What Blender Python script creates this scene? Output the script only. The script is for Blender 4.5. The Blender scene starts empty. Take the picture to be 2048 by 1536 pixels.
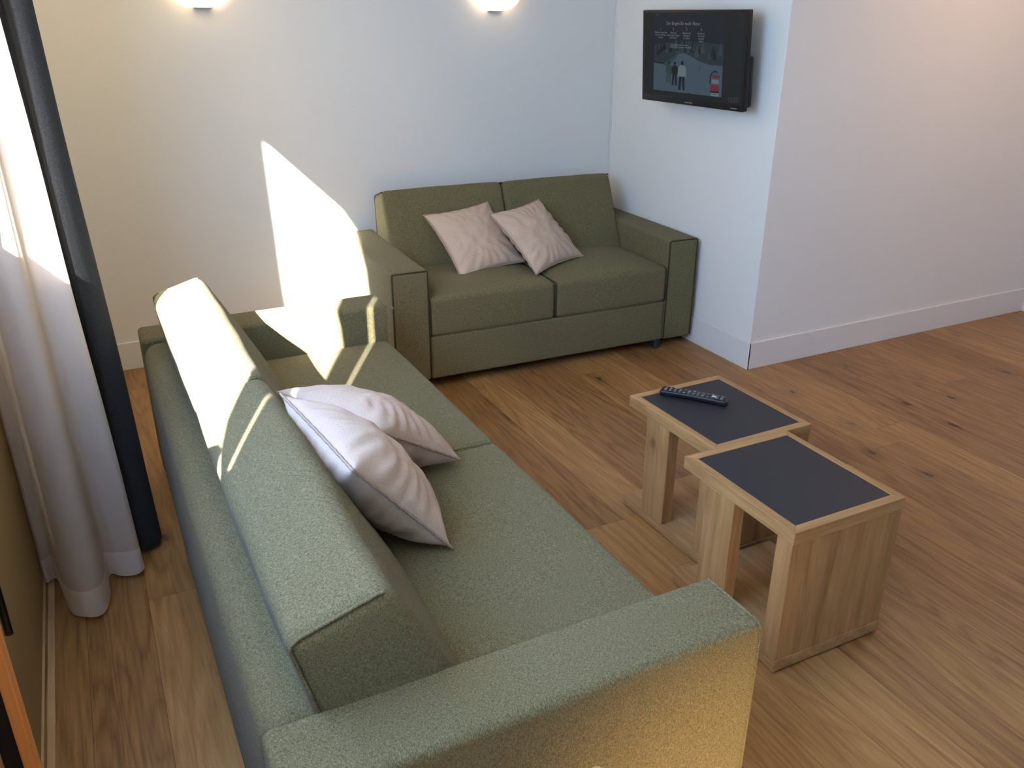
import bpy, bmesh, math, random
from mathutils import Vector, Matrix, Euler, noise

S = bpy.context.scene
C = S.collection
R = math.radians
PI = math.pi
random.seed(4)

# ------------------------------------------------------------------ camera
F_PX, YAW, PITCH, ROLL, CAM_Z = 1697.23, 26.533, 23.553, 0.154, 1.6662
cam_data = bpy.data.cameras.new('camera')
cam = bpy.data.objects.new('camera', cam_data)
C.objects.link(cam)
cam_data.sensor_fit = 'HORIZONTAL'
cam_data.sensor_width = 36.0
cam_data.lens = F_PX / 2048 * 36.0
cam_data.clip_start = 0.01
y_, p_, r_ = R(YAW), R(PITCH), R(ROLL)
fwd = Vector((math.sin(y_) * math.cos(p_), math.cos(y_) * math.cos(p_), -math.sin(p_)))
rgt = Vector((math.cos(y_), -math.sin(y_), 0))
upv = rgt.cross(fwd)
rt = math.cos(r_) * rgt + math.sin(r_) * upv
up = -math.sin(r_) * rgt + math.cos(r_) * upv
m = Matrix((rt, up, -fwd)).transposed().to_4x4()
m.translation = Vector((0, 0, CAM_Z))
cam.matrix_world = m
S.camera = cam

# ------------------------------------------------------------------ world, sun, lamps, exposure
SUN_DIR = Vector((0.471, 0.882, -0.482)).normalized()
w = bpy.data.worlds.new('sky')
S.world = w
w.use_nodes = True
nt = w.node_tree
bg = nt.nodes['Background']
# clear sky: paler towards the horizon, bluer overhead
geo = nt.nodes.new('ShaderNodeTexCoord')
sep = nt.nodes.new('ShaderNodeSeparateXYZ')
nt.links.new(geo.outputs['Generated'], sep.inputs[0])
skr = nt.nodes.new('ShaderNodeValToRGB')
skr.color_ramp.elements[0].position = 0.0
skr.color_ramp.elements[0].color = (0.54, 0.76, 1.06, 1)
skr.color_ramp.elements[1].position = 0.7
skr.color_ramp.elements[1].color = (0.30, 0.50, 1.0, 1)
nt.links.new(sep.outputs[2], skr.inputs[0])
nt.links.new(skr.outputs[0], bg.inputs[0])
bg.inputs[1].default_value = 44.0

def lamp(name, typ, loc, energy, color, **kw):
    ld = bpy.data.lights.new(name, typ)
    ld.energy = energy
    ld.color = color
    for k, v in kw.items():
        setattr(ld, k, v)
    o = bpy.data.objects.new(name, ld)
    C.objects.link(o)
    o.location = loc
    return o

sun = lamp('sun', 'SUN', (-6, -8, 7), 230.0, (1.0, 0.96, 0.90), angle=R(0.53))
sun.rotation_euler = SUN_DIR.to_track_quat('-Z', 'Y').to_euler()
# warm ceiling lamp at right, then two unseen fill lights added overhead
lamp('ceiling_lamp_and_fill', 'AREA', (4.0, 2.1, 2.56), 36.0, (1.0, 0.62, 0.36), shape='DISK', size=0.7)
lamp('ceiling_lamp_and_fill', 'AREA', (0.3, 0.7, 2.56), 14.0, (1.0, 0.84, 0.68), shape='DISK', size=0.9)  # added fill over the near floor and sofa
lamp('ceiling_lamp_and_fill', 'AREA', (0.1, 3.3, 2.56), 28.0, (1.0, 0.80, 0.46), shape='DISK', size=0.9)  # added fill for the left part of the back wall

# unseen warm spot added behind the viewer, imitates floor bounce on the near armrest
o = lamp('low_fill_spot', 'SPOT', (1.12, -.05, .20), 165.0, (1.0, 0.64, 0.25), spot_size=R(54), spot_blend=1.0, shadow_soft_size=.06)
o.rotation_euler = (Vector((.94, .96, .24)) - o.location).to_track_quat('-Z', 'Y').to_euler()

S.view_settings.view_transform = 'Standard'
S.view_settings.look = 'None'
S.view_settings.gamma = 1.0
S.view_settings.exposure = -1.12
S.view_settings.use_curve_mapping = False

# ------------------------------------------------------------------ helpers: objects
def tag(o, label=None, cat=None, group=None, kind=None):
    if label: o['label'] = label
    if cat: o['category'] = cat
    if group: o['group'] = group
    if kind: o['kind'] = kind
    return o

def thing(name, label, cat, loc=(0, 0, 0), rotz=0.0, group=None):
    o = bpy.data.objects.new(name, None)
    o.empty_display_size = 0.05
    C.objects.link(o)
    o.location = loc
    o.rotation_euler = (0, 0, rotz)
    return tag(o, label, cat, group)

def obj(name, bm, mats, parent=None, smooth=None):
    bmesh.ops.recalc_face_normals(bm, faces=bm.faces[:])
    me = bpy.data.meshes.new(name)
    bm.to_mesh(me)
    bm.free()
    if not isinstance(mats, (list, tuple)): mats = [mats]
    for mm in mats: me.materials.append(mm)
    o = bpy.data.objects.new(name, me)
    C.objects.link(o)
    if parent: o.parent = parent
    if smooth is not None:
        for p in me.polygons: p.use_smooth = True
        if smooth < 180:
            me.set_sharp_from_angle(angle=R(smooth))
    return o

def struct(name, bm, mats, parent=None, smooth=None):
    o = obj(name, bm, mats, parent, smooth)
    if parent is None: o['kind'] = 'structure'
    return o

def box(bm, x0, x1, y0, y1, z0, z1, bev=0.0, mi=0, seg=2):
    mtx = Matrix.Translation(((x0 + x1) / 2, (y0 + y1) / 2, (z0 + z1) / 2)) @ Matrix.Diagonal((x1 - x0, y1 - y0, z1 - z0, 1))
    b2 = bmesh.new()
    bmesh.ops.create_cube(b2, size=1.0, matrix=mtx)
    if bev > 0:
        bmesh.ops.bevel(b2, geom=b2.edges[:], offset=bev, segments=seg, affect='EDGES', profile=0.5)
    for f in b2.faces: f.material_index = mi
    merge(bm, b2)
    return bm

def merge(bm, b2):
    tmp = bpy.data.meshes.new('tmp')
    b2.to_mesh(tmp)
    b2.free()
    bm.from_mesh(tmp)
    bpy.data.meshes.remove(tmp)

def B(*a, **k):
    return box(bmesh.new(), *a, **k)

def tube(bm, pts, r, n=6, closed=False, mi=0):
    pts = [Vector(p) for p in pts]
    N = len(pts)
    rings = []
    ref = None
    for i, p in enumerate(pts):
        if closed:
            t = (pts[(i + 1) % N] - pts[i - 1]).normalized()
        else:
            t = (pts[min(i + 1, N - 1)] - pts[max(i - 1, 0)]).normalized()
        if ref is None:
            ref = t.orthogonal().normalized()
        ref = (ref - t * ref.dot(t))
        ref = ref.normalized() if ref.length > 1e-6 else t.orthogonal().normalized()
        b = t.cross(ref)
        rings.append([bm.verts.new(p + r * (math.cos(2 * PI * k / n) * ref + math.sin(2 * PI * k / n) * b)) for k in range(n)])
    M = N if closed else N - 1
    for i in range(M):
        a, c = rings[i], rings[(i + 1) % N]
        off = 0
        if closed and i == N - 1:
            off = min(range(n), key=lambda o: (a[0].co - c[o].co).length)
        for k in range(n):
            f = bm.faces.new((a[k], a[(k + 1) % n], c[(k + 1 + off) % n], c[(k + off) % n]))
            f.material_index = mi
    if not closed:
        for ring in (rings[0], rings[-1]):
            try:
                f = bm.faces.new(ring)
                f.material_index = mi
            except ValueError:
                pass
    return bm

def lathe(bm, prof, n=32, sx=1, sy=1, a0=0, a1=2 * PI, mi=0):
    full = abs(a1 - a0 - 2 * PI) < 1e-6
    cols = []
    for k in range(n if full else n + 1):
        a = a0 + (a1 - a0) * k / n
        cols.append([bm.verts.new((r * math.cos(a) * sx, r * math.sin(a) * sy, z)) for r, z in prof])
    for k in range(n):
        a, b = cols[k], cols[(k + 1) % len(cols)]
        for i in range(len(prof) - 1):
            try:
                f = bm.faces.new((a[i], b[i], b[i + 1], a[i + 1]))
                f.material_index = mi
            except ValueError:
                pass
    bmesh.ops.remove_doubles(bm, verts=bm.verts[:], dist=1e-5)
    return bm

def axis_samples(h, r, n, k=4):
    e = [r * (1 - math.tan(R(45) * (k - i) / k)) for i in range(k + 1)]     # 0 .. r
    lo = [-h + v for v in e]
    hi = [h - v for v in reversed(e)]
    a, b = lo[-1], hi[0]
    mid = [a + (b - a) * i / n for i in range(1, n)]
    return lo + mid + hi

def soft_box(sx, sy, sz, r, n=(6, 6, 6), bulge=(0, 0, 0), warp=None):
    """rounded upholstery block centred on 0; bulge swells each pair of faces; warp maps the final point"""
    hx, hy, hz = sx / 2, sy / 2, sz / 2
    ax = [axis_samples(h, min(r, h * 0.98), nn) for h, nn in zip((hx, hy, hz), n)]
    bm = bmesh.new()
    h = (hx, hy, hz)
    cache = {}
    def vert(p):
        key = tuple(round(c, 6) for c in p)
        if key in cache: return cache[key]
        P = Vector(p)
        inner = Vector([max(-(h[i] - r), min(h[i] - r, P[i])) for i in range(3)])
        d = P - inner
        if d.length > 1e-9:
            q = inner + d.normalized() * r
        else:
            q = P
        u = [q[i] / h[i] for i in range(3)]
        g = [max(0.0, 1 - u[i] ** 2) for i in range(3)]
        q = Vector((q.x + math.copysign(1, q.x) * bulge[0] * g[1] ** .6 * g[2] ** .6 * abs(u[0]) ** 3,
                    q.y + math.copysign(1, q.y) * bulge[1] * max(g[0], 0) ** .6 * max(g[2], 0) ** .6 * abs(u[1]) ** 3,
                    q.z + math.copysign(1, q.z) * bulge[2] * max(g[0], 0) ** .6 * max(g[1], 0) ** .6 * abs(u[2]) ** 3)) if any(bulge) else q
        if warp: q = warp(q)
        v = bm.verts.new(q)
        cache[key] = v
        return v
    for a in range(3):
        b, c = (a + 1) % 3, (a + 2) % 3
        for s in (-1, 1):
            for i in range(len(ax[b]) - 1):
                for j in range(len(ax[c]) - 1):
                    vs = []
                    for di, dj in ((0, 0), (1, 0), (1, 1), (0, 1)):
                        p = [0, 0, 0]
                        p[a] = s * h[a]
                        p[b] = ax[b][i + di]
                        p[c] = ax[c][j + dj]
                        vs.append(vert(p))
                    if s < 0: vs.reverse()
                    vs = list(dict.fromkeys(vs))
                    if len(vs) >= 3:
                        try: bm.faces.new(vs)
                        except ValueError: pass
    return bm

def shift(bm, x, y, z):
    bmesh.ops.translate(bm, verts=bm.verts[:], vec=(x, y, z))
    return bm

# ------------------------------------------------------------------ helpers: materials
def new_mat(name):
    mm = bpy.data.materials.new(name)
    mm.use_nodes = True
    t = mm.node_tree
    return mm, t, t.nodes['Principled BSDF']

def N(t, typ, **kw):
    n = t.nodes.new(typ)
    for k, v in kw.items(): setattr(n, k, v)
    return n

def mth(t, op, a, b=None, c=None):
    n = N(t, 'ShaderNodeMath', operation=op)
    for i, v in enumerate((a, b, c)):
        if v is None: continue
        if isinstance(v, (int, float)): n.inputs[i].default_value = v
        else: t.links.new(v, n.inputs[i])
    return n.outputs[0]

def ramp(t, fac, stops, interp='LINEAR'):
    n = N(t, 'ShaderNodeValToRGB')
    n.color_ramp.interpolation = interp
    el = n.color_ramp.elements
    while len(el) < len(stops): el.new(0.5)
    for e, (p, c) in zip(el, stops):
        e.position = p
        e.color = (c[0], c[1], c[2], 1) if not isinstance(c, (int, float)) else (c, c, c, 1)
    t.links.new(fac, n.inputs[0])
    return n.outputs[0]

def mixc(t, fac, a, b, mode='MIX'):
    n = N(t, 'ShaderNodeMix', data_type='RGBA', blend_type=mode)
    for i, v in ((0, fac), (6, a), (7, b)):
        if isinstance(v, (int, float)): n.inputs[i].default_value = v
        elif isinstance(v, (tuple, list)): n.inputs[i].default_value = (v[0], v[1], v[2], 1)
        else: t.links.new(v, n.inputs[i])
    return n.outputs[2]

def coord(t, scale=(1, 1, 1), rnd=False, kind='Object'):
    tc = N(t, 'ShaderNodeTexCoord')
    mp = N(t, 'ShaderNodeMapping')
    t.links.new(tc.outputs[kind], mp.inputs[0])
    mp.inputs['Scale'].default_value = scale
    if rnd:
        oi = N(t, 'ShaderNodeObjectInfo')
        k = N(t, 'ShaderNodeVectorMath', operation='SCALE')
        k.inputs[0].default_value = (37, 53, 71)
        t.links.new(oi.outputs['Random'], k.inputs['Scale'])
        t.links.new(k.outputs[0], mp.inputs['Location'])
    return mp.outputs[0]

def noise_tex(t, vec, scale=5, detail=4, rough=.5, dist=0):
    n = N(t, 'ShaderNodeTexNoise')
    t.links.new(vec, n.inputs['Vector'])
    n.inputs['Scale'].default_value = scale
    n.inputs['Detail'].default_value = detail
    n.inputs['Roughness'].default_value = rough
    n.inputs['Distortion'].default_value = dist
    return n.outputs['Fac']

def bump(t, bs, height, strength=.2, dist=.01):
    b = N(t, 'ShaderNodeBump')
    b.inputs['Strength'].default_value = strength
    b.inputs['Distance'].default_value = dist
    t.links.new(height, b.inputs['Height'])
    t.links.new(b.outputs[0], bs.inputs['Normal'])

def plain(name, col, rough=.5, metal=0.0, spec=.5):
    mm, t, b = new_mat(name)
    b.inputs['Base Color'].default_value = (*col, 1)
    b.inputs['Roughness'].default_value = rough
    b.inputs['Metallic'].default_value = metal
    b.inputs['Specular IOR Level'].default_value = spec
    return mm

def emis(name, col, strength=1.0):
    mm, t, b = new_mat(name)
    b.inputs['Base Color'].default_value = (0.01, 0.01, 0.01, 1)
    b.inputs['Emission Color'].default_value = (*col, 1)
    b.inputs['Emission Strength'].default_value = strength
    b.inputs['Roughness'].default_value = .5
    b.inputs['Specular IOR Level'].default_value = .12
    return mm

def plaster(name, col):
    mm, t, b = new_mat(name)
    v = coord(t)
    n1 = noise_tex(t, v, 160, 3)
    n2 = noise_tex(t, v, 1.3, 3)
    c = mixc(t, n2, tuple(x * .97 for x in col), tuple(min(1, x * 1.02) for x in col))
    t.links.new(c, b.inputs['Base Color'])
    b.inputs['Roughness'].default_value = .85
    b.inputs['Specular IOR Level'].default_value = .2
    bump(t, b, n1, .05, .002)
    return mm

def fabric(name, dark, light, sheen=.04, thread=700, slub=190):
    mm, t, b = new_mat(name)
    tcn = N(t, 'ShaderNodeTexCoord')
    sn = N(t, 'ShaderNodeSeparateXYZ')
    t.links.new(tcn.outputs['Normal'], sn.inputs[0])
    num = den = None
    for k in range(3):
        sc = [slub, slub, slub]
        sc[k] = thread
        f = noise_tex(t, coord(t, tuple(sc)), 1.0, 2, .6)
        wk = mth(t, 'MAXIMUM', mth(t, 'SUBTRACT', 1.0, mth(t, 'POWER', mth(t, 'ABSOLUTE', sn.outputs[k]), .5)), .001)
        num = mth(t, 'MULTIPLY', f, wk) if num is None else mth(t, 'ADD', num, mth(t, 'MULTIPLY', f, wk))
        den = wk if den is None else mth(t, 'ADD', den, wk)
    a = mth(t, 'DIVIDE', num, den)
    fine = noise_tex(t, coord(t), 900, 1)
    a = mth(t, 'ADD', mth(t, 'MULTIPLY', a, .8), mth(t, 'MULTIPLY', fine, .2))
    c = ramp(t, a, [(.385, dark), (.5, tuple((x + y) / 2 for x, y in zip(dark, light))), (.615, light)])
    big = noise_tex(t, coord(t), 3.0, 3)
    c = mixc(t, mth(t, 'MULTIPLY', big, .06), c, tuple(x * .8 for x in dark))
    t.links.new(c, b.inputs['Base Color'])
    b.inputs['Roughness'].default_value = .9
    b.inputs['Specular IOR Level'].default_value = .15
    b.inputs['Sheen Weight'].default_value = sheen
    b.inputs['Sheen Roughness'].default_value = .5
    bump(t, b, a, .35, .004)
    return mm

def oak(name, axis, lo, hi, knots=.5, scale=1.0):
    """solid oak; grain runs along axis (0,1,2)"""
    mm, t, b = new_mat(name)
    sc = [11 * scale] * 3
    sc[axis] = 1.1 * scale
    v = coord(t, tuple(sc), rnd=True)
    warp = noise_tex(t, v, .8, 2)
    g1 = noise_tex(t, v, 2.2, 5, .6, 1.6)
    sf = [170] * 3
    sf[axis] = 6
    fine = noise_tex(t, coord(t, tuple(sf), rnd=True), 1, 3, .6)
    wv = N(t, 'ShaderNodeTexWave', wave_type='RINGS', rings_direction='XYZ'[axis])
    t.links.new(v, wv.inputs[0])
    wv.inputs['Scale'].default_value = .55
    wv.inputs['Distortion'].default_value = 7
    wv.inputs['Detail'].default_value = 3
    wv.inputs['Detail Scale'].default_value = .8
    a = mth(t, 'ADD', mth(t, 'MULTIPLY', g1, .55), mth(t, 'MULTIPLY', wv.outputs['Fac'], .10))
    a = mth(t, 'ADD', a, mth(t, 'MULTIPLY', fine, .32))
    mid = tuple((x + y) / 2 for x, y in zip(lo, hi))
    c = ramp(t, a, [(.28, lo), (.52, mid), (.75, hi)])
    if knots:
        kv = coord(t, tuple(3.4 if i == axis else 6.0 for i in range(3)), rnd=True)
        vo = N(t, 'ShaderNodeTexVoronoi')
        t.links.new(kv, vo.inputs['Vector'])
        vo.inputs['Scale'].default_value = 1
        wn = noise_tex(t, kv, 6, 3)
        dd = mth(t, 'ADD', vo.outputs['Distance'], mth(t, 'MULTIPLY', mth(t, 'SUBTRACT', wn, .5), .25))
        kmask = ramp(t, dd, [(.03, 1.0), (.10, .35), (.22, 0.0)])
        c = mixc(t, mth(t, 'MULTIPLY', kmask, knots), c, (lo[0] * .22, lo[1] * .18, lo[2] * .18))
    t.links.new(c, b.inputs['Base Color'])
    b.inputs['Roughness'].default_value = .5
    b.inputs['Specular IOR Level'].default_value = .35
    bump(t, b, fine, .12, .002)
    return mm

def floor_material():
    mm, t, b = new_mat('oak_planks')
    tc = N(t, 'ShaderNodeTexCoord')
    sp = N(t, 'ShaderNodeSeparateXYZ')
    t.links.new(tc.outputs['Object'], sp.inputs[0])
    X, Y = sp.outputs[0], sp.outputs[1]
    W, L = .175, 1.75
    px = mth(t, 'DIVIDE', mth(t, 'ADD', X, 40 * W - 3.10), W)
    ix = mth(t, 'FLOOR', px)
    fx = mth(t, 'FRACT', px)
    wn1 = N(t, 'ShaderNodeTexWhiteNoise', noise_dimensions='1D')
    t.links.new(ix, wn1.inputs['W'])
    py = mth(t, 'ADD', mth(t, 'DIVIDE', Y, L), mth(t, 'MULTIPLY', wn1.outputs['Value'], 7.3))
    iy = mth(t, 'FLOOR', py)
    fy = mth(t, 'FRACT', py)
    cb = N(t, 'ShaderNodeCombineXYZ')
    t.links.new(ix, cb.inputs[0])
    t.links.new(iy, cb.inputs[1])
    wn = N(t, 'ShaderNodeTexWhiteNoise', noise_dimensions='2D')
    t.links.new(cb.outputs[0], wn.inputs['Vector'])
    rnd = wn.outputs['Value']
    # grain: coordinates shifted per plank
    off = N(t, 'ShaderNodeVectorMath', operation='MULTIPLY_ADD')
    t.links.new(wn.outputs['Color'], off.inputs[0])
    off.inputs[1].default_value = (31, 47, 13)
    t.links.new(tc.outputs['Object'], off.inputs[2])
    def mp(s):
        n = N(t, 'ShaderNodeMapping')
        t.links.new(off.outputs[0], n.inputs[0])
        n.inputs['Scale'].default_value = s
        return n.outputs[0]
    g = noise_tex(t, mp((13, 1.0, 1)), 1.6, 5, .6, 1.8)
    fine = noise_tex(t, mp((190, 7, 1)), 1, 3, .6)
    # cathedral figure: contour lines of a slow noise stretched along the plank
    n0 = noise_tex(t, mp((6.5, .55, 1)), 1.0, 2, .5, .25)
    ln = mth(t, 'ABSOLUTE', mth(t, 'SUBTRACT', mth(t, 'FRACT', mth(t, 'MULTIPLY', n0, 15)), .5))
    ln = mth(t, 'POWER', mth(t, 'MULTIPLY', ln, 2), .6)
    a = mth(t, 'ADD', mth(t, 'MULTIPLY', g, .40), mth(t, 'MULTIPLY', ln, .13))
    a = mth(t, 'ADD', a, mth(t, 'MULTIPLY', fine, .34))
    a = mth(t, 'ADD', a, mth(t, 'MULTIPLY', mth(t, 'SUBTRACT', rnd, .5), .17))
    c = ramp(t, a, [(.24, (.12, .051, .016)), (.5, (.275, .137, .047)), (.74, (.42, .236, .09))])
    # knots
    vo = N(t, 'ShaderNodeTexVoronoi', voronoi_dimensions='2D')
    kv = mp((4.2, 1.9, 1))
    t.links.new(kv, vo.inputs['Vector'])
    vo.inputs['Scale'].default_value = 1
    kn = noise_tex(t, mp((22, 9, 1)), 1.5, 3)
    sel = N(t, 'ShaderNodeSeparateColor')
    t.links.new(vo.outputs['Color'], sel.inputs[0])
    gate = mth(t, 'GREATER_THAN', sel.outputs[0], .45)
    dd = mth(t, 'ADD', vo.outputs['Distance'], mth(t, 'MULTIPLY', mth(t, 'SUBTRACT', kn, .5), .22))
    km = ramp(t, dd, [(.0, 1.0), (.03, .9), (.055, .32), (.20, 0.0)])
    c = mixc(t, mth(t, 'MULTIPLY', mth(t, 'MULTIPLY', km, gate), .92), c, (.03, .014, .007))
    # seams
    ex = mth(t, 'MINIMUM', fx, mth(t, 'SUBTRACT', 1, fx))
    ey = mth(t, 'MINIMUM', fy, mth(t, 'SUBTRACT', 1, fy))
    sx_ = mth(t, 'LESS_THAN', mth(t, 'MULTIPLY', ex, W), .0009)
    sy_ = mth(t, 'LESS_THAN', mth(t, 'MULTIPLY', ey, L), .0009)
    sm = mth(t, 'MAXIMUM', sx_, sy_)
    c = mixc(t, mth(t, 'MULTIPLY', sm, .7), c, (.05, .025, .012))
    t.links.new(c, b.inputs['Base Color'])
    b.inputs['Roughness'].default_value = .42
    b.inputs['Specular IOR Level'].default_value = .35
    bump(t, b, mth(t, 'SUBTRACT', fine, mth(t, 'MULTIPLY', sm, 2)), .1, .002)
    return mm

def sheer_material(name, col, opacity):
    mm, t, b = new_mat(name)
    out = t.nodes['Material Output']
    b.inputs['Base Color'].default_value = (*col, 1)
    b.inputs['Roughness'].default_value = .9
    b.inputs['Specular IOR Level'].default_value = .1
    tr = N(t, 'ShaderNodeBsdfTranslucent')
    tr.inputs['Color'].default_value = (*col, 1)
    tp = N(t, 'ShaderNodeBsdfTransparent')
    m1 = N(t, 'ShaderNodeMixShader')
    m1.inputs[0].default_value = .5
    t.links.new(b.outputs[0], m1.inputs[1])
    t.links.new(tr.outputs[0], m1.inputs[2])
    m2 = N(t, 'ShaderNodeMixShader')
    v = coord(t, (500, 500, 300))
    nn = noise_tex(t, v, 1, 1)
    op = mth(t, 'ADD', mth(t, 'MULTIPLY', mth(t, 'SUBTRACT', nn, .5), .1 if opacity < 1 else 0), opacity)
    t.links.new(op, m2.inputs[0])
    t.links.new(tp.outputs[0], m2.inputs[1])
    t.links.new(m1.outputs[0], m2.inputs[2])
    t.links.new(m2.outputs[0], out.inputs[0])
    return mm

def pane_material():
    mm, t, b = new_mat('window_glass')
    out = t.nodes['Material Output']
    tp = N(t, 'ShaderNodeBsdfTransparent')
    tp.inputs[0].default_value = (.95, .97, .96, 1)
    gl = N(t, 'ShaderNodeBsdfGlossy')
    gl.inputs['Roughness'].default_value = .02
    mx = N(t, 'ShaderNodeMixShader')
    mx.inputs[0].default_value = .06
    t.links.new(tp.outputs[0], mx.inputs[1])
    t.links.new(gl.outputs[0], mx.inputs[2])
    t.links.new(mx.outputs[0], out.inputs[0])
    return mm

WALL = plaster('white_plaster', (.80, .79, .775))
OCHRE = plaster('ochre_panel', (.36, .22, .09))
CEIL = plaster('ceiling_paint', (.82, .81, .79))
SKIRT = plain('skirting_paint', (.78, .765, .75), .45)
FLOOR = floor_material()
GREEN = fabric('olive_fabric', (.060, .050, .021), (.208, .175, .094))
DARKPIPE = fabric('olive_piping', (.022, .019, .010), (.060, .052, .032))
CREAM = fabric('cream_fabric', (.46, .34, .26), (.60, .46, .365), .05, 600, 200)
SEAM = plain('cushion_seam', (.34, .245, .19), .9)
OAKY = oak('oak_grain_y', 1, (.21, .10, .034), (.47, .275, .118), .45)
OAKX = oak('oak_grain_x', 0, (.21, .10, .034), (.47, .275, .118), .35)
OAKZ = oak('oak_grain_z', 2, (.21, .10, .034), (.46, .265, .112), .6)
STRIP = oak('light_oak_strip', 1, (.34, .20, .10), (.58, .40, .23), 0)
ORANGE = oak('orange_wood', 2, (.50, .15, .03), (.70, .28, .07), 0)
SLATE = plain('slate_laminate', (.018, .018, .022), .5, 0.0, .3)
BLACK = plain('black_plastic', (.006, .006, .007), .4, 0.0, .3)
RUBBER = plain('dark_rubber', (.012, .012, .012), .7)
KEY = plain('key_rubber', (.06, .06, .065), .4)
KEYMARK = plain('key_print', (.45, .45, .47), .5)
METAL = plain('dark_metal', (.10, .10, .11), .3, 1.0)
CURT = fabric('charcoal_curtain', (.012, .0125, .015), (.038, .040, .046), .03, 700, 200)
SHEER = sheer_material('sheer_voile', (.92, .83, .745), .70)
SHEERHEM = sheer_material('sheer_voile_hem', (.92, .83, .745), .96)
PANE = pane_material()
BLIND = sheer_material('blind_cloth', (.55, .62, .66), 1.0)
FRAME = plain('white_window_frame', (.75, .74, .72), .4)

# ------------------------------------------------------------------ the room
XW, YB, XT, YJ, XR, YN, ZC = -.339, 4.4514, 2.8762, 3.0623, 5.035, -2.6, 2.60
WT = .12            # wall thickness outwards
struct('floor', B(XW - .25, XR + .2, YN - .2, YB + .2, -.1, 0), FLOOR)
struct('ceiling', B(XW - WT, XR + .2, YN - .2, YB + .2, ZC, ZC + .12), CEIL)
struct('wall_back', B(XW - WT, XT, YB, YB + .2, 0, ZC), WALL)
# projecting block: its left face carries the television, its front face runs to the right
struct('wall_right', B(XT, XR + .2, YJ, YB + .2, 0, ZC, .004), WALL)
struct('wall_far_right', B(XR, XR + .2, YN, YJ, 0, ZC), WALL)
struct('wall_front', B(XW - WT, XR + .2, YN - .2, YN, 0, ZC), WALL)
# left wall with a window beside the sofa and a balcony opening behind the camera
W1A, W1B, W1Z0, W1Z1 = .05, 2.285, 1.235, 2.40
W3A, W3B, W3Z0, W3Z1 = -2.05, -.895, .85, 1.53
bm = bmesh.new()
for y0, y1, z0, z1 in ((YN, W3A, 0, ZC), (W3A, W3B, 0, W3Z0), (W3A, W3B, W3Z1, ZC), (W3B, W1A, 0, ZC),
                       (W1A, W1B, 0, W1Z0), (W1A, W1B, W1Z1, ZC), (W1B, YB, 0, ZC)):
    box(bm, XW - WT, XW - .004, y0, y1, z0, z1)
struct('wall_left', bm, WALL)
bm = bmesh.new()
box(bm, XW - .004, XW, W3B, 2.75, 0, W1Z0 - .02)
struct('trim_1', bm, OCHRE)          # ochre cladding under the window

def window(idx, a, b, z0, z1, mull):
    fr = bmesh.new()
    x0, x1 = XW - WT + .02, XW - WT + .06
    t_ = .05
    for q in ((a, a + t_, z0, z1), (b - t_, b, z0, z1), (a, b, z0, z0 + t_), (a, b, z1 - t_, z1)):
        box(fr, x0, x1, q[0], q[1], q[2], q[3], .004)
    for ym in mull: box(fr, x0, x1, ym - .03, ym + .03, z0, z1, .004)
    o = struct('window_%d' % idx, fr, FRAME)
    pb = B(x0 + .025, x0 + .031, a + t_ * .5, b - t_ * .5, z0 + t_ * .5, z1 - t_ * .5)
    obj('pane', pb, PANE, o)
    return o
wn1 = window(1, W1A - .05, W1B + .05, W1Z0 - .05, W1Z1 + .05, ())
# cloth panels drawn across the near part of the window: a narrow slit is left between
# them and the far one ends in a gathered, curving edge
XP = XW + .014
def cloth_panel(prof, y0fn):
    bm = bmesh.new()
    rows = []
    for (yw, zw) in prof:
        y1 = yw + (XP - XW) * 1.873
        z = zw - (XP - XW) * 1.023
        y0 = y0fn(z)
        rows.append([bm.verts.new((XP + .004 * math.sin(PI * k / 12) * math.sin(k * 1.9), y0 + (y1 - y0) * k / 12, z)) for k in range(13)])
    for r in range(len(rows) - 1):
        for k in range(12):
            bm.faces.new((rows[r][k], rows[r][k + 1], rows[r + 1][k + 1], rows[r + 1][k]))
    return bm
EDGE = [(.80, 1.18), (.815, 1.25), (.87, 1.29), (.92, 1.33), (.94, 1.39), (.955, 1.46), (.975, 1.53), (.99, 1.60), (1.0, 1.70), (1.05, 1.83), (1.11, 1.95), (1.13, 2.05), (1.20, 2.13), (1.32, 2.19), (1.45, 2.235), (1.60, 2.29), (1.9, 2.36), (2.2, 2.40), (2.28, 2.44)]
blind = cloth_panel(EDGE, lambda z: .766 + .026)
obj('blind_panel', blind, BLIND, wn1, 180)
blind = cloth_panel([(.770, 1.16), (.770, 1.275), (.752, 1.285), (.752, 1.5), (.752, 1.9), (.752, 1.955), (.770, 1.965), (.770, 2.44)], lambda z: .0)
obj('blind_panel', blind, BLIND, wn1, 180)
window(3, W3A - .05, W3B + .05, W3Z0 - .03, W3Z1 + .05, ())

# skirting boards
HB = .144
def skirting(name, pts, inward):
    bm = bmesh.new()
    return bm
struct('baseboard_back', B(XW, XT - .012, YB - .012, YB, 0, HB, .0025), SKIRT)
bm = B(XT - .012, XT, YJ - .012, YB, 0, HB, .0025)
struct('baseboard_tv', bm, SKIRT)
struct('baseboard_right', B(XT - .0118, XR, YJ - .012, YJ, 0, HB, .0025), SKIRT)
struct('baseboard_far_right', B(XR - .012, XR, YN, YJ - .012, 0, HB, .0025), SKIRT)
# two flat wooden strips along the foot of the ochre wall
bm = bmesh.new()
box(bm, XW, XW + .007, W3B, YB - .02, 0, .014, .001)
struct('baseboard_left', bm, STRIP)
bm = box(bmesh.new(), XW + .012, XW + .031, W3B, YB - .02, 0, .008, .0015)
struct('trim_3', bm, STRIP)
# thin vertical joint in the corner of the television wall
struct('trim_2', B(XT - .006, XT, YB - .012, YB - .004, HB, ZC), SKIRT)

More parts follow.
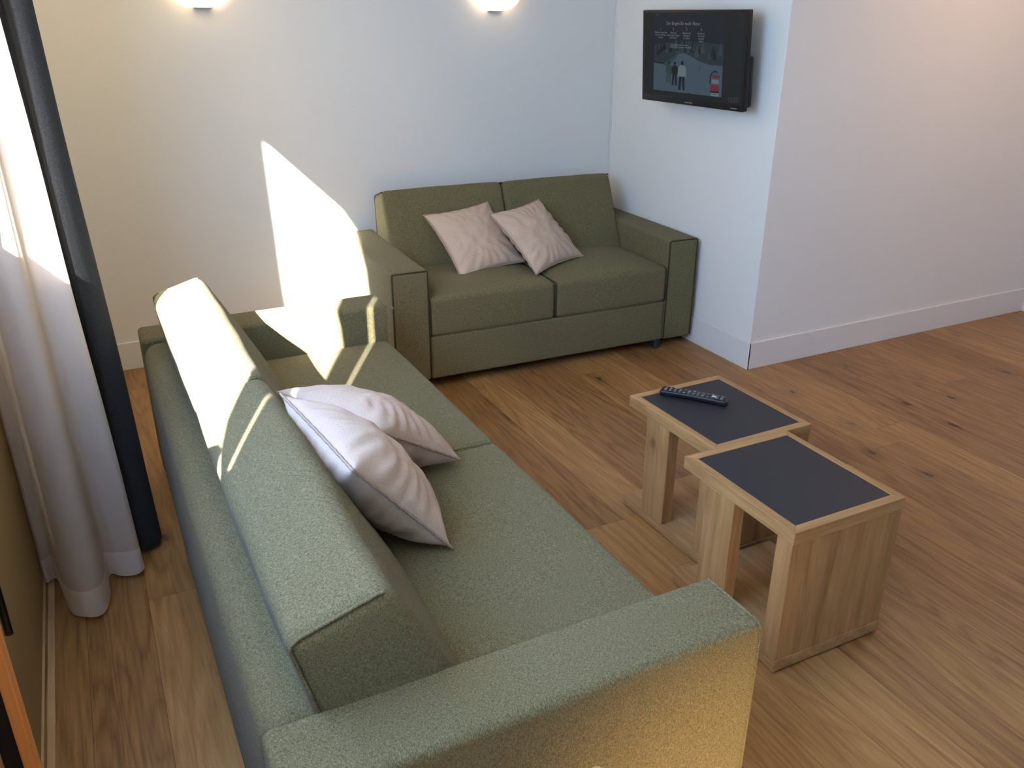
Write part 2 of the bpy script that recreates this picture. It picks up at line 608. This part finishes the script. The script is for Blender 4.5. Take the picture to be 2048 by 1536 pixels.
# ------------------------------------------------------------------ sofas
def arm_piping(sx, y0, y1, z0, z1, r=.0042, inset=.004):
    """welt around the front face of an armrest and along its top edges"""
    bm = bmesh.new()
    a, b = -sx / 2 + inset, sx / 2 - inset
    tube(bm, [(a, y0 + inset, z0 + .01), (a, y0 + inset, z1 - inset - .004), (a + .004, y0 + inset, z1 - inset),
              (b - .004, y0 + inset, z1 - inset), (b, y0 + inset, z1 - inset - .004), (b, y0 + inset, z0 + .01)], r)
    return bm

def quad_warp(L, t, h, q, cx=0, creases=None):
    """maps a centred box (x length L, y thickness t, z height h) into the cross-section q = FB, FT, RT, RB of (y,z)"""
    FB, FT, RT, RB = [Vector(v) for v in q]
    def f(p):
        u = p.y / t + .5
        v = p.z / h + .5
        a = FB.lerp(RB, u)
        b = FT.lerp(RT, u)
        c = a.lerp(b, v)
        wob = noise.noise(Vector((p.x * 5, p.y * 6, p.z * 6 + L * 9))) * .0035
        # gathered creases along the upper front edge
        if creases:
            X = p.x + cx
            win = max(0.0, 1 - ((X - creases[0]) / creases[1]) ** 2) ** .7
            band = max(0.0, min(1.0, (v - .6) / .3)) * max(0.0, 1 - u / .62) ** .8
            sk = X * 235 + 14 * (1 - v) - 48 * u + 2.2 * noise.noise(Vector((X * 11, v * 2, u * 2)))
            wob += win * band * .0085 * (abs(math.sin(sk * .5)) ** .8 - .6) * (.8 + .2 * math.sin(X * 23))
        return Vector((p.x, c.x - wob, c.y + wob))
    return f

def make_sofa(name, label, W, D, AW, HA, ZB, ZS0, ZS1, loc, rotz, seat_back, backq, nback_ratio, seat_front=-.004, pipe=None, dome=.012, creases=None, feet=()):
    pipe = pipe or GREEN
    t = thing(name, label, 'sofa', loc, rotz)
    IW = W - 2 * AW
    for cx in (AW / 2, W - AW / 2):
        a = obj('armrest', shift(soft_box(AW, D, HA - ZB, .016, (4, 10, 8), (.003, .002, .004)), cx, D / 2, (HA + ZB) / 2), GREEN, t, 180)
        pp = arm_piping(AW, 0, D, ZB, HA)
        shift(pp, cx, 0, 0)
        obj('piping', pp, pipe, a, 180)
    # base under the seat
    obj('base', shift(soft_box(IW - .004, seat_back + .22, ZS0 - ZB, .012, (8, 4, 4)), W / 2, .006 + (seat_back + .22) / 2, (ZS0 + ZB) / 2), GREEN, t, 180)
    # seat cushions
    sw = IW / 2
    for k in (0, 1):
        cx = AW + sw * (k + .5)
        def wp(p, k=k):
            wv = noise.noise(Vector((p.x * 3.0 + 11 * k, p.y * 2.5, rotz))) * .003
            fade = max(0, min(1, (-p.y) / .2))
            wr = math.sin(p.x * 60 + 4 * noise.noise(Vector((p.x * 4, p.y * 5, 3)))) * .0018 * max(0, noise.noise(Vector((p.x * 2.2, p.y * 2.2, 7 + k))) + .1) if p.z > 0 else 0
            return Vector((p.x, p.y, p.z + (wv + wr if p.z > 0 else 0)))
        sd = seat_back + .12 - seat_front
        cu = obj('seat_cushion', shift(soft_box(sw - .003, sd, ZS1 - ZS0 - .003, .022, (36, 30, 4), (0.001, .004, dome), wp), cx, seat_front + sd / 2, (ZS1 + ZS0) / 2), GREEN, t, 180)
        e = sw / 2 - .006
        zt, zb_ = ZS1 - .006, ZS0 + .008
        for q in (-1, 1):
            pb = tube(bmesh.new(), [(cx + q * e, seat_front + sd - .1, zt), (cx + q * e, seat_front + .016, zt), (cx + q * e, seat_front + .004, zt - .012), (cx + q * e, seat_front + .004, zb_)], .003)
            obj('piping', pb, pipe, cu, 180)
    # rear shell
    obj('back_shell', shift(soft_box(IW + .02, D - backq[3][0] - .004, HA - ZB - .008, .05, (16, 3, 6), (0, .012, .004)), W / 2, (D + backq[3][0] + .004) / 2 - .002, (HA + ZB) / 2 - .004), GREEN, t, 180)
    # back cushions, leaning wedges that stand above the arms
    th = .18
    h = .38
    x0, x1 = AW - .012, W - AW + .012
    split = x0 + (x1 - x0) * nback_ratio
    for (a, b) in ((x0, split), (split, x1)):
        L = b - a - .004
        wf = quad_warp(L, th, h, backq, (a + b) / 2, creases)
        bc = obj('back_cushion', shift(soft_box(L, th, h, .026, (200, 26, 16), (.004, .010, .008), wf), (a + b) / 2, 0, 0), GREEN, t, 180)
        for q in (-1, 1):
            cr = [(-th / 2 + .012, h / 2 - .006), (-th / 2 + .022, h / 2 - .003), (th / 2 - .022, h / 2 - .003), (th / 2 - .006, h / 2 - .010), (th / 2 - .003, h / 2 - .022), (th / 2 - .003, -h / 2 + .05)]
            dense = []
            for i in range(len(cr) - 1):
                for k in range(6):
                    dense.append([cr[i][j] + (cr[i + 1][j] - cr[i][j]) * k / 6 for j in (0, 1)])
            dense.append(cr[-1])
            loop = []
            for (yy, zz) in dense:
                p = wf(Vector((q * (L / 2 - .004), yy, zz)))
                loop.append((p.x + (a + b) / 2, p.y, p.z))
            obj('piping', tube(bmesh.new(), loop, .0036), pipe, bc, 180)
    for fx, fy in feet:
        if True:
            bm = B(fx - .02, fx + .02, fy - .02, fy + .02, 0, ZB + .01, .004)
            obj('foot', bm, RUBBER, t)
    return t

far = make_sofa('sofa', 'two-seat olive green sofa standing against the back wall under the wall lamps',
                1.681, .900, .178, .5916, .0465, .262, .452, (1.1597, 3.5423, 0), R(-1.582), .46,
                [(.44, .40), (.655, .838), (.80, .79), (.78, .40)], .5, .002,
                pipe=DARKPIPE, dome=.038, feet=((1.475, .03), (.32, .30), (1.475, .78), (.2, .78)))
NY = R(.482)
nx = 1.0035 + math.sin(NY) * 2.3515
ny = 3.3105 - math.cos(NY) * 2.3515
near = make_sofa('sofa', 'long olive green sofa in the foreground with its back to the curtains',
                 2.3515, .9227, .170, .5916, .0465, .262, .446, (nx, ny, 0), R(90.482), .53,
                 [(.485, .40), (.69, .803), (.865, .75), (.792, .40)], .5, .004,
                 creases=(.64, .32), feet=((.3, .25), (2.05, .25), (.3, .8), (2.05, .8)))

# ------------------------------------------------------------------ scatter cushions
def pillow(name, label, loc, eul, s, thick, seed, group=None):
    t = thing(name, label, 'cushion', (0, 0, 0))
    M = Matrix.Translation(Vector(loc)) @ Euler(eul, 'XYZ').to_matrix().to_4x4()
    base = Vector((loc[0], loc[1], loc[2]))
    t.location = base
    rot = Euler(eul, 'XYZ').to_matrix().to_4x4()
    n = 44
    h = s / 2
    bm = bmesh.new()
    def edge_pt(u, v):
        # sides bow inwards between pulled-out corners
        k = .085
        x = h * u * (1 - k * (1 - v * v))
        y = h * v * (1 - k * (1 - u * u))
        return x, y
    grids = []
    for side in (1, -1):
        g = []
        for i in range(n + 1):
            row = []
            for j in range(n + 1):
                u = -1 + 2 * i / n
                v = -1 + 2 * j / n
                u = math.sin(u * PI / 2) * .55 + u * .45
                v = math.sin(v * PI / 2) * .55 + v * .45
                x, y = edge_pt(u, v)
                e = max(0, (1 - abs(u) ** 2.2)) ** .52 * max(0, (1 - abs(v) ** 2.2)) ** .52
                z = side * thick * e
                rr = max(abs(u), abs(v))
                wr = noise.noise(Vector((u * 3 + seed, v * 3, side * 2))) * .010 + noise.noise(Vector((u * 7 + seed, v * 7, side * 5))) * .004
                ang = math.atan2(v, u)
                pu = math.sin(ang * 22 + seed + 3 * noise.noise(Vector((u * 2, v * 2, seed)))) * .0050 * max(0, rr - .35) * e ** .4 * 2
                z += (wr * e + side * pu) 
                row.append((x, y, z))
            g.append(row)
        grids.append(g)
    vt = [[None] * (n + 1) for _ in range(n + 1)]
    vb = [[None] * (n + 1) for _ in range(n + 1)]
    for i in range(n + 1):
        for j in range(n + 1):
            vt[i][j] = bm.verts.new(rot @ Vector(grids[0][i][j]))
            rim = i in (0, n) or j in (0, n)
            vb[i][j] = vt[i][j] if rim else bm.verts.new(rot @ Vector(grids[1][i][j]))
    for i in range(n):
        for j in range(n):
            bm.faces.new((vt[i][j], vt[i + 1][j], vt[i + 1][j + 1], vt[i][j + 1]))
            bm.faces.new((vb[i][j + 1], vb[i + 1][j + 1], vb[i + 1][j], vb[i][j]))
    rim = [grids[0][i][0] for i in range(n)] + [grids[0][n][j] for j in range(n)] + [grids[0][i][n] for i in range(n, 0, -1)] + [grids[0][0][j] for j in range(n, 0, -1)]
    obj('cover', bm, CREAM, t, 180)
    sb = bmesh.new()
    loop = []
    for i, p in enumerate(rim):
        q = Vector(p)
        q += Vector((q.x, q.y, 0)).normalized() * .003
        q.z += .0007 * math.sin(i * 1.9)
        loop.append(rot @ q)
    tube(sb, loop, .0036, 6, True)
    obj('seam', sb, SEAM, t, 180)
    return t
pillow('scatter_cushion', 'cream cushion leaning on the left back cushion of the far sofa', (1.747, 3.930, .607), (.713, -.048, .201), .40, .066, 1.0)
pillow('scatter_cushion', 'cream cushion on the far sofa nearer the television wall', (2.06, 3.835, .612), (.723, -.038, .409), .395, .066, 5.0)
pillow('scatter_cushion', 'cream cushion on the near sofa closest to the viewer, tilted onto one corner', (.497, 1.799, .633), (2.253, .075, -1.417), .40, .101, 9.0)
pillow('scatter_cushion', 'cream cushion on the near sofa tucked behind the closest cushion', (.604, 2.111, .593), (11.961, -3.169, 2.068), .39, .098, 13.0)

# ------------------------------------------------------------------ tables
def table(label, loc, rotz, W, L, H):
    t = thing('side_table', label, 'table', loc, rotz)
    T = .038
    m_ = .029
    # mitred top frame: four rails
    def rail(pts):
        bm = bmesh.new()
        lo = [bm.verts.new((x, y, H - T)) for x, y in pts]
        hi = [bm.verts.new((x, y, H)) for x, y in pts]
        bm.faces.new(hi)
        bm.faces.new(list(reversed(lo)))
        for i in range(4):
            j = (i + 1) % 4
            bm.faces.new((lo[i], lo[j], hi[j], hi[i]))
        bmesh.ops.bevel(bm, geom=bm.edges[:], offset=.0012, segments=1, affect='EDGES')
        return bm
    O = [(0, 0), (W, 0), (W, L), (0, L)]
    I = [(m_, m_), (W - m_ * .8, m_), (W - m_ * .8, L - m_), (m_, L - m_)]
    for i in range(4):
        j = (i + 1) % 4
        obj('top_rail', rail([O[i], O[j], I[j], I[i]]), OAKX if i in (0, 2) else OAKY, t)
    o = obj('top_panel', B(m_ - .001, W - m_ * .8 + .001, m_ - .001, L - m_ + .001, H - T + .006, H - .0012), SLATE, t)
    o['label'] = 'dark slate grey inlaid top panel'
    obj('base_board', B(0, W, 0, L, 0.006, .043, .0015), OAKY, t)
    # full side panel made of vertical boards with a bottom rail flush to the base
    for bx0, bx1 in ((.001, .075), (.075, W - .075), (W - .075, W - .001)):
        obj('end_panel_board', B(bx0, bx1, 0.002, .058, .0435, H - T - .0005, .0009), OAKZ, t)
    for x0, x1 in ((.0, .042), (W - .042, W)):
        obj('post', B(x0, x1, .228, .350, .0432, H - T, .0015), OAKZ, t)
    for x in (.03, W - .03):
        for y in (.03, L - .03):
            obj('glide', B(x - .012, x + .012, y - .012, y + .012, 0, .007), RUBBER, t)
    return t
table('nearer oak side table with bare slate top beside the near armrest', (1.4595, 1.3109, 0), 0.0, .3979, .4594, .4579)
table('farther oak side table with the black remote control on its slate top', (1.5877, 1.781, 0), R(1.01), .3979, .4594, .4431)

# remote control on the far table
rc = thing('remote_control', 'black television remote control lying on the farther side table', 'remote control', (1.763, 2.118, .4419), math.atan2(2.022 - 2.205, 1.838 - 1.693))
L_, w_, h_ = .236, .048, .020
def rwarp(p):
    k = 1 - .10 * (1 - abs(p.x / (L_ / 2)) ** 2)
    return Vector((p.x, p.y * k, p.z + .0015 * (1 - (p.x / (L_ / 2)) ** 2)))
obj('body', shift(soft_box(L_, w_, h_, .008, (16, 4, 2), (0, 0, .001), rwarp), 0, 0, .011), BLACK, rc, 180)
for r_i in range(13):
    for c_i in range(3):
        if r_i in (4, 9) and c_i == 1: continue
        x = -L_ / 2 + .020 + r_i * .0162
        y = (c_i - 1) * .0125
        kb = obj('button', B(x - .0052, x + .0052, y - .0042, y + .0042, .0205, .0246, .0014), KEY, rc)
        if (r_i * 3 + c_i) % 4 == 0:
            obj('button_mark', B(x - .003, x + .003, y - .001, y + .001, .0245, .0249), KEYMARK, kb)
o = obj('button', B(.062, .078, -.005, .005, .0205, .0252, .0015), KEYMARK, rc)
o['label'] = 'pale grey button'

# ------------------------------------------------------------------ television
tv = thing('television', 'black flat television mounted on the white wall, showing a ski slope slide', 'television', (2.702, 3.514, 1.472))
tv.rotation_euler = Euler((-.064 * -1, 0, -PI / 2 + .059), 'XYZ')
TW, TH = .735, .429
def place_tv(bm): return bm
body = bmesh.new()
box(body, -TW / 2, TW / 2, .001, .034, -TH / 2, TH / 2, .004)
obj('bezel', body, BLACK, tv, 40)
bm = bmesh.new()
box(bm, -TW * .40, TW * .485, .034, .072, -TH * .47, TH * .05, .012)
box(bm, -TW * .44, TW * .44, .034, .044, -TH * .44, TH * .44, .008)
obj('rear_housing', bm, BLACK, tv, 40)
SBG = emis('screen_dark', (.010, .014, .018), 1.0)
E_ = lambda n, c: emis(n, c, 1.0)
PAL = [SBG, E_('slide_sky', (.010, .017, .030)), E_('slide_forest', (.022, .040, .056)), E_('slide_snow', (.075, .125, .175)),
       E_('slide_text', (.26, .32, .36)), E_('slide_dark', (.006, .010, .016)), E_('slide_green', (.028, .085, .060)),
       E_('slide_red', (.22, .028, .035)), E_('slide_white', (.20, .26, .31)), E_('slide_tree', (.040, .072, .090)), E_('slide_clock', (.075, .10, .11))]
scr = bmesh.new()
box(scr, -TW / 2 + .012, TW / 2 - .012, -.0006, .0016, -TH / 2 + .032, TH / 2 - .012)
screen = obj('screen', scr, SBG, tv)
sl = bmesh.new()
# slide coordinates: u,v in 0..1 over the picture area (u right, v down)
PX0, PX1, PZ0, PZ1 = -TW / 2 + .098, TW / 2 - .136, TH / 2 - .018, -TH / 2 + .056
lay = [0]
def P2(u, v, d): return (PX0 + (PX1 - PX0) * u, -.0006 - .00022 * d, PZ0 + (PZ1 - PZ0) * v)
def poly(pts, mi, d):
    vs = [sl.verts.new(P2(u, v, d)) for u, v in pts]
    f = sl.faces.new(vs)
    f.material_index = mi
def rect(u0, v0, u1, v1, mi, d): poly([(u0, v0), (u1, v0), (u1, v1), (u0, v1)], mi, d)
rect(0, 0, 1, 1, 1, 1)
poly([(0, .40), (.2, .36), (.45, .33), (.75, .34), (1, .36), (1, .62), (0, .62)], 2, 2)
rng = random.Random(7)
for k in range(34):
    u = rng.uniform(0.02, .98)
    v = .40 + abs(u - .42) * .16 + rng.uniform(-.02, .08)
    hh = rng.uniform(.06, .15)
    ww = hh * .22
    poly([(u, v - hh), (min(1, u + ww), v + .02), (max(0, u - ww), v + .02)], 9 if rng.random() < .5 else 5, 3 + (k % 3) * .3)
poly([(0, .635), (.13, .645), (.22, .60), (.36, .505), (.44, .485), (.52, .505), (.68, .58), (.84, .615), (1, .615), (1, 1), (0, 1)], 3, 5)
poly([(.13, .645), (.24, .59), (.37, .505), (.37, .53), (.25, .64), (.2, .665)], 9, 5.5)
def skier(u, v0, v1, torso, legs, head=5):
    h = v1 - v0
    k = h * .17
    n = 10
    poly([(u + .030 * h * 2 * math.cos(2 * PI * i / n), v0 + .075 * h + .075 * h * math.sin(2 * PI * i / n)) for i in range(n)], head, 6)
    poly([(u - k * .55, v0 + .16 * h), (u + k * .55, v0 + .16 * h), (u + k * .8, v0 + .40 * h), (u + k * .62, v0 + .56 * h), (u - k * .62, v0 + .56 * h), (u - k * .8, v0 + .40 * h)], torso, 6.2)
    poly([(u - k * .60, v0 + .54 * h), (u - k * .02, v0 + .54 * h), (u - k * .25, v0 + h), (u - k * .78, v0 + h)], legs, 6.4)
    poly([(u + k * .02, v0 + .54 * h), (u + k * .60, v0 + .54 * h), (u + k * .72, v0 + h), (u + k * .22, v0 + h)], legs, 6.4)
    poly([(u - k * .8, v0 + .2 * h), (u - k * .6, v0 + .2 * h), (u - k * .85, v0 + .58 * h), (u - k * 1.05, v0 + .56 * h)], torso, 6.6)
    poly([(u + k * .8, v0 + .2 * h), (u + k * .6, v0 + .2 * h), (u + k * .85, v0 + .58 * h), (u + k * 1.05, v0 + .56 * h)], torso, 6.6)
skier(.235, .60, .885, 6, 6)
skier(.325, .60, .915, 5, 5)
skier(.435, .585, .965, 8, 5)
poly([(.675, .66), (.69, .62), (.70, .62), (.685, .70), (.67, .71)], 9, 6)
poly([(.52, .985), (.55, .995), (.56, .985), (.55, 1.0), (.53, 1.0)], 5, 6)
# small red notice at the lower right of the slide
rect(.870, .735, .965, .775, 7, 7)
rect(.845, .855, .965, .945, 7, 7)
rect(.845, .935, .965, .952, 5, 7.3)
rect(.860, .79, .955, .84, 8, 7)
rect(.855, .958, .965, 1.0, 8, 7)
poly([(.83, .84), (.835, .74), (.87, .69), (.92, .68), (.95, .71), (.92, .70), (.875, .705), (.85, .75), (.845, .85)], 5, 7)
def text(s, u, v, size, mi, d, align='LEFT', abs_xz=None):
    cu = bpy.data.curves.new('txt', 'FONT')
    cu.body = s
    cu.size = size
    cu.align_x = align
    cu.resolution_u = 2
    ob = bpy.data.objects.new('txt', cu)
    C.objects.link(ob)
    dg = bpy.context.evaluated_depsgraph_get()
    me = bpy.data.meshes.new_from_object(ob.evaluated_get(dg))
    x0, y0, z0 = P2(u, v, d) if abs_xz is None else (abs_xz[0], -.0006 - .00022 * d, abs_xz[1])
    base = len(sl.verts)
    nf = len(sl.faces)
    sl.from_mesh(me)
    sl.verts.ensure_lookup_table()
    sl.faces.ensure_lookup_table()
    for vtx in sl.verts[base:]:
        vtx.co = Vector((x0 + vtx.co.x, y0, z0 + vtx.co.y))
    for f in sl.faces[nf:]: f.material_index = mi
    bpy.data.objects.remove(ob)
    bpy.data.curves.remove(cu)
    bpy.data.meshes.remove(me)
text('Der Bogen für mehr Natur', .18, .135, .0225, 4, 7)
for k, (u, body_) in enumerate(((.10, ('Wildtiere brauchen', 'Ruhe im Winter', 'Danke')), (.29, ('Bleib auf', 'markierten Wegen', 'und Pisten')), (.485, ('Beachte die', 'Hinweise', 'im Gebiet')), (.69, ('Hunde an', 'die Leine', 'nehmen', 'bitte')))):
    text(str(k + 1), u, .205, .018, 4, 7, 'CENTER')
    for q, ln in enumerate(body_):
        text(ln, u, .245 + .032 * q, .0125, 4, 7, 'CENTER')
text('Respektiere deine Grenzen', .38, .395, .0115, 4, 7, 'CENTER')
text('Schutzzonen schonen das Wild', .40, .425, .0125, 4, 7, 'CENTER')
text('13:37', 0, 0, .030, 10, 7, 'LEFT', (TW / 2 - .093, -TH / 2 + .040))
text('Info', .91, .983, .012, 5, 8, 'CENTER')
text('•••', .03, .02, .014, 4, 7)
slide = obj('slide', sl, PAL, screen)
for p in slide.data.polygons: p.use_smooth = False
bm = B(-.028, .028, -.0002, .0015, -TH / 2 + .010, -TH / 2 + .0155)
obj('maker_mark', bm, plain('bezel_print', (.16, .16, .17), .4), tv)
bm = B(TW / 2 - .075, TW / 2 - .035, -.0002, .0015, -TH / 2 + .010, -TH / 2 + .014)
obj('corner_mark', bm, plain('corner_print', (.20, .20, .21), .4), tv)
bm = bmesh.new()
box(bm, -.05, .05, .044, .0685, -.1, .1, .003)
box(bm, -.03, .03, .068, .15, -.04, .04, .003)
box(bm, -.09, .09, .1445, .164, -.10, .10, .003)
obj('wall_bracket', bm, METAL, tv)

# ------------------------------------------------------------------ wall lamps
def opal():
    mm, t, b = new_mat('opal_glass')
    b.inputs['Base Color'].default_value = (.9, .85, .75, 1)
    b.inputs['Emission Color'].default_value = (1.0, .70, .38, 1)
    b.inputs['Emission Strength'].default_value = 7.0
    b.inputs['Roughness'].default_value = .2
    return mm
OPAL = opal()
def sconce(label, x, zb):
    t = thing('wall_lamp', label, 'lamp', (x, YB - .001, zb), 0, None)
    prof = []
    for k in range(15):
        a = k / 14 * PI / 2
        prof.append((.045 + .105 * math.sin(a), .105 * (1 - math.cos(a))))
    prof += [(.150, .112), (.142, .112), (.140, .104)]
    bm = bmesh.new()
    lathe(bm, [(0.0, 0.0)] + prof, 28, 1.0, .78, PI, 2 * PI)
    o = obj('shade', bm, OPAL, t, 60)
    obj('base_plate', B(-.042, .042, -.030, 0, -.0022, .0005, .0008), METAL, t)
    obj('wall_plate', B(-.028, .028, -.012, 0, .012, .10, .003), plain('lamp_white', (.8, .78, .74), .4), t)
    l = lamp('bulb', 'POINT', (0, -.06, .075), 2.4, (1.0, .60, .28), shadow_soft_size=.03)
    l.parent = t
    return t
sconce('glowing opal glass wall lamp at left, above the patch of sunlight', .628, 1.690)
sconce('glowing opal glass wall lamp at right, above the far sofa', 2.113, 1.681)

# ------------------------------------------------------------------ curtains
def ribbon(path_fn, z0, z1, nz, npts, hem, mats, thick=0.0):
    bm = bmesh.new()
    rows = []
    zs = [z0 + (hem) * k / 2 for k in range(3)] + [z0 + hem + (z1 - z0 - hem) * (k + 1) / nz for k in range(nz)]
    for z in zs:
        rows.append([bm.verts.new((*path_fn(i / (npts - 1), z), z + (.004 * math.sin(i * .35) if z == z0 else 0))) for i in range(npts)])
    for r in range(len(rows) - 1):
        for i in range(npts - 1):
            f = bm.faces.new((rows[r][i], rows[r][i + 1], rows[r + 1][i + 1], rows[r + 1][i]))
            f.material_index = 1 if r < 2 else 0
    return bm

def spline(P, u):
    n = len(P) - 1
    s = min(u * n, n - 1e-6)
    i = int(s)
    f = s - i
    p0, p1, p2, p3 = P[max(i - 1, 0)], P[i], P[i + 1], P[min(i + 2, n)]
    return [0.5 * ((2 * b) + (-a + c) * f + (2 * a - 5 * b + 4 * c - d) * f * f + (-a + 3 * b - 3 * c + d) * f ** 3) for a, b, c, d in zip(p0, p1, p2, p3)]

SH = [(-.300, 2.76), (-.333, 2.67), (-.326, 2.612), (-.300, 2.635), (-.286, 2.56), (-.262, 2.43), (-.215, 2.374), (-.168, 2.386), (-.152, 2.45), (-.150, 2.565), (-.115, 2.555), (-.055, 2.543), (-.044, 2.585), (-.085, 2.655), (-.15, 2.66), (-.22, 2.66)]
def sheer_path(u, z):
    x, y = spline(SH, u)
    k = 1 - .26 * min(z, 1.9) / 1.7
    x = -.325 + (x + .325) * k
    y = 2.64 + (y - 2.64) * (1 - .75 * min(z, 1.5) / 1.5)
    wob = noise.noise(Vector((u * 6, z * 1.6, 2.0))) * .008
    return x + wob * .6, y + wob
sc = thing('sheer_curtain', 'white sheer curtain gathered in front of the dark curtain, glowing with daylight', 'curtain', (0, 0, 0))
obj('voile', ribbon(sheer_path, .022, 2.30, 40, 150, .085, [SHEER, SHEERHEM]), [SHEER, SHEERHEM], sc, 180)

DK = [(-.30, 2.80), (-.24, 2.73), (-.19, 2.80), (-.14, 2.70), (-.105, 2.69), (-.085, 2.775), (-.062, 2.775), (-.045, 2.69), (-.012, 2.680), (.016, 2.705), (.026, 2.73), (.012, 2.765), (-.05, 2.80), (-.12, 2.86), (-.2, 2.83), (-.30, 2.88)]
def dark_path(u, z):
    x, y = spline(DK, u)
    k = 1 - .19 * min(z, 1.9) / 1.7
    x = -.32 + (x + .32) * k
    y += .12 * min(z / 1.2, 1) * max(0, (x + .32) / .34)
    pinch = .02 * math.exp(-((z - 1.2) / .25) ** 2)
    wob = noise.noise(Vector((u * 5, z * 1.3, 9.0))) * .010
    return x + wob * .7, y + wob + (pinch if y < 2.72 else 0)
dc = thing('drape', 'charcoal grey drape hanging between the sheer curtain and the back wall', 'curtain', (0, 0, 0))
obj('cloth', ribbon(dark_path, .02, 2.30, 40, 120, .05, [CURT]), [CURT, CURT], dc, 180)
# rail for both
rl = bmesh.new()
box(rl, -.30, -.06, -.2, 3.0, 2.30, 2.33, .003)
for yy in (.0, 1.4, 2.8):
    box(rl, -.20, -.16, yy - .02, yy + .02, 2.328, ZC)
tag(obj('curtain_rail', rl, FRAME), 'white double curtain rail under the ceiling along the window wall', 'curtain rail')
# ------------------------------------------------------------------ bits at the lower left
t = thing('wooden_post', 'upright orange wooden board with a black channel standing by the ochre wall', 'board', (-.27, 1.10, 0))
obj('orange_edge', B(.047, .063, 0, .035, 0, 1.15, .002), ORANGE, t)
obj('channel', B(.025, .047, .004, .035, 0, 1.15), BLACK, t)
obj('backing_board', B(-.065, .025, 0, .035, 0, 1.15, .002), OAKZ, t)
HY, HZ = 1.815, .425
hd = bmesh.new()
tube(hd, [(XW + .019, HY, HZ - .003), (XW + .019, HY, HZ)] + [(XW + .019, HY, HZ + k * .05) for k in range(1, 7)], .0085, 12)
for zz in (.09, .24):
    tube(hd, [(XW - .002, HY, HZ + zz), (XW + .019, HY, HZ + zz)], .005, 10)
obj('handle', hd, METAL, bpy.data.objects['trim_1'], 40)['label'] = 'dark metal bar handle'
